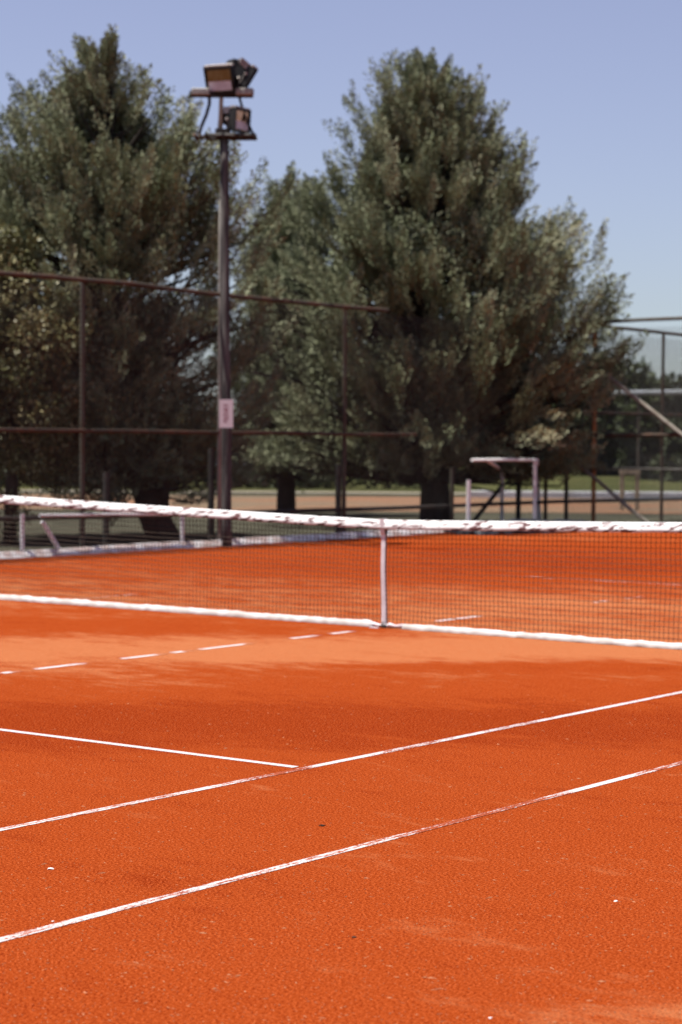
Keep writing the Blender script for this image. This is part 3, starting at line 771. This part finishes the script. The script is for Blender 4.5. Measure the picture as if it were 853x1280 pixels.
# far tree belt closing the horizon, one mass
def belt():
    rg = np.random.default_rng(44); n = 60000
    r_ = rg.uniform(-170, 190, n); d = rg.uniform(150, 165, n)
    hmax = 3.2+2.2*np.sin(r_*.21)+1.6*np.sin(r_*.083+1)+1.3*np.sin(r_*.57); hmax = np.maximum(hmax, 1.6)
    # on the left the belt is only a hedge, towards the right it is a wood
    hmax *= np.interp(r_, [-60, 4, 16, 60], [.75, .8, 1.25, 1.5])
    h = hmax*np.sqrt(rg.uniform(0, 1, n)); d += (h/hmax)*3
    base = np.array([CAM.x, CAM.y, 0])
    P = base+FHn*d[:, None]+RHn*r_[:, None]+Z*h[:, None]
    D = unit(rg.normal(0, 1, P.shape)); Nn = unit(rg.normal(0, .7, P.shape)+Z)
    return leaves_mesh('tree_belt', P, D, Nn, rg.uniform(.8, 1.4, n), rg.uniform(.5, .9, n), np.clip(.3+.3*np.sin(r_*.9)+rg.normal(0, .15, n), 0, 1), M_far, None)
b_ = belt(); stuff(b_); b_['label'] = 'far green belt of trees along the horizon'; b_['category'] = 'wood'
# clipped low hedge in front of the far building
def hedge(r0, r1, d0, hgt, label):
    rg = np.random.default_rng(int(d0)); n = 16000
    base = np.array([CAM.x, CAM.y, 0]); r_ = rg.uniform(r0, r1, n); d = d0+rg.uniform(-.6, .6, n)
    h = rg.uniform(0, 1, n)**.7*(hgt+.25*np.sin(r_*.8)+.15*np.sin(r_*2.3))
    P = base+FHn*d[:, None]+RHn*r_[:, None]+Z*h[:, None]
    o = leaves_mesh('hedge', P, unit(rg.normal(0, 1, P.shape)), unit(rg.normal(0, .7, P.shape)+Z), rg.uniform(.12, .25, n), rg.uniform(.08, .15, n), np.clip(rg.normal(.4, .2, n), 0, 1), M_far, None)
    return tag(o, label, 'hedge')
hedge(-24, 3.5, 66, .75, 'low green hedge beyond the tan court, in front of the white building')

# ------------------------------------------------------------------ far buildings
def wall_box(name, label, r0, r1, d0, dep, h, mt, nwin, roof=True):
    c_ = Vector((CAM.x, CAM.y, 0))+FH*(d0+dep/2)+RH*((r0+r1)/2)
    T = thing(name, label, 'building', c_)
    bm = bmesh.new(); box(bm, c_+Vector((0, 0, h/2-.05)), (r1-r0, dep, h+.1), (RH, FH, Vector((0, 0, 1)))); obj('wall', bm, mt, T)
    if roof:
        bm = bmesh.new(); W2 = (r1-r0)/2+.3; D_ = dep/2+.3
        v = [bm.verts.new(c_+RH*i*W2+FH*j*D_+Vector((0, 0, h))) for i, j in ((-1, -1), (1, -1), (1, 1), (-1, 1))]
        t0 = bm.verts.new(c_-RH*(W2-.8)+Vector((0, 0, h+.7))); t1 = bm.verts.new(c_+RH*(W2-.8)+Vector((0, 0, h+.7)))
        for f_ in ((v[0], v[1], t1, t0), (v[2], v[3], t0, t1), (v[1], v[2], t1), (v[3], v[0], t0), (v[3], v[2], v[1], v[0])): bm.faces.new(f_)
        obj('roof', bm, M_roof, T)
    for k in range(nwin):
        r_ = r0+(r1-r0)*(k+.5)/nwin; p = Vector((CAM.x, CAM.y, 0))+FH*(d0-.02)+RH*r_+Vector((0, 0, h*.55))
        bm = bmesh.new(); 
        for a, b, s1, s2 in ((0, .5, 1.1, .08), (0, -.5, 1.2, .08), (-.55, 0, .08, .92), (.55, 0, .08, .92)):
            box(bm, p+RH*a+Vector((0, 0, b)), (s1, .07, s2), (RH, FH, Vector((0, 0, 1))))
        o = obj('window', bm, M_whitep, T)
        bm = bmesh.new(); box(bm, p, (1.02, .03, .92), (RH, FH, Vector((0, 0, 1)))); obj('pane', bm, M_win, o)
    return T
wall_box('low_building', 'long low white building glimpsed under the trees right of the floodlight pole', -5.5, 4.6, 88, 6, 1.4, M_wall, 6)
wall_box('low_building', 'small blue walled shed glimpsed under the left tree', -11.2, -7.6, 80, 4, 1.1, M_blue, 2)
# low white wall along the path at right
c_ = Vector((CAM.x, CAM.y, 0))+FH*57.6+RH*11
bm = bmesh.new(); box(bm, c_+Vector((0, 0, .03)), (15, .22, .26), (RH, FH, Vector((0, 0, 1))))
bmesh.ops.bevel(bm, geom=list(bm.edges), offset=.02, segments=1, affect='EDGES')
tag(obj('low_wall', bm, M_wall), 'low pale wall running in front of the meadow at right', 'wall')

# ------------------------------------------------------------------ frames behind the fence
FD = 37
wf = thing('tube_frame', 'white chipped tubular frame standing behind the fence under the right tree', 'frame', Vector((CAM.x, CAM.y, 0))+FH*FD+RH*3)
def fp(px, py, dd=0): return on_x(px, py, FX+.55-dd)
def down(p): q = p.copy(); q.z = -.03; return q
bar('crossbar', fp(590, 575), fp(671, 575), .026, M_whitep, wf, 4, .01)
for px, dd in ((669, 0), (586, 0)): bar('post', down(fp(px, 575, dd)), fp(px, 575 if px > 600 else 600, dd), .036, M_whitep, wf, 3)
bar('rear_post', down(fp(628, 600, .9)), fp(628, 588, .9), .034, M_whitep, wf, 3)
bar('rear_post', down(fp(675, 600, .7)), fp(672, 590, .7), .04, M_whitep, wf, 3)
bar('side_bar', fp(671, 575), fp(672, 590, .7), .035, M_whitep, wf)
bar('side_bar', fp(610, 576), fp(628, 588, .9), .03, M_whitep, wf)
TD = 47.5
tf = thing('wooden_stand', 'small tan wooden frame standing beyond the fence between the two right posts', 'stand', Vector((CAM.x, CAM.y, 0))+FH*TD+RH*6.5)
def tp(px, py): return at(px, py, TD)
for px in (778, 797): 
    bm = bmesh.new(); a = tp(px, 588); box(bm, Vector((a.x, a.y, a.z/2)), (.09, .07, a.z), (RH, FH, Vector((0, 0, 1)))); obj('upright', bm, M_tanp, tf)
bm = bmesh.new(); a = tp(787.5, 590); box(bm, a, (.46, .085, .10), (RH, FH, Vector((0, 0, 1)))); obj('top_board', bm, M_tanp, tf)

# ------------------------------------------------------------------ low dark navy mound along the foot of the corner
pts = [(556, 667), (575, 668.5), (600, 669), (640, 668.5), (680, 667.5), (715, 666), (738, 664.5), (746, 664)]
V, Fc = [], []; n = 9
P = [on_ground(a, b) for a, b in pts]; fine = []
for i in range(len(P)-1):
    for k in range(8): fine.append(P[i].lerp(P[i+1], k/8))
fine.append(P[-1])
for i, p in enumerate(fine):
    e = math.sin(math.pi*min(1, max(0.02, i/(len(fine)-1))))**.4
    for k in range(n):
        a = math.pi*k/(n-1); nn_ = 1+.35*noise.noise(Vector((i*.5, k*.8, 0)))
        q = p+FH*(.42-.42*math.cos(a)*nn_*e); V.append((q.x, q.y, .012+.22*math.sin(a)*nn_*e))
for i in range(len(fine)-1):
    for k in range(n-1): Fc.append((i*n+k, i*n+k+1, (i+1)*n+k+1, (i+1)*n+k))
tag(obj('dark_mound', (V, [], Fc), M_navy, None, True), 'dark navy low mound lying along the foot of the fence corner under the right tree', 'sheet')
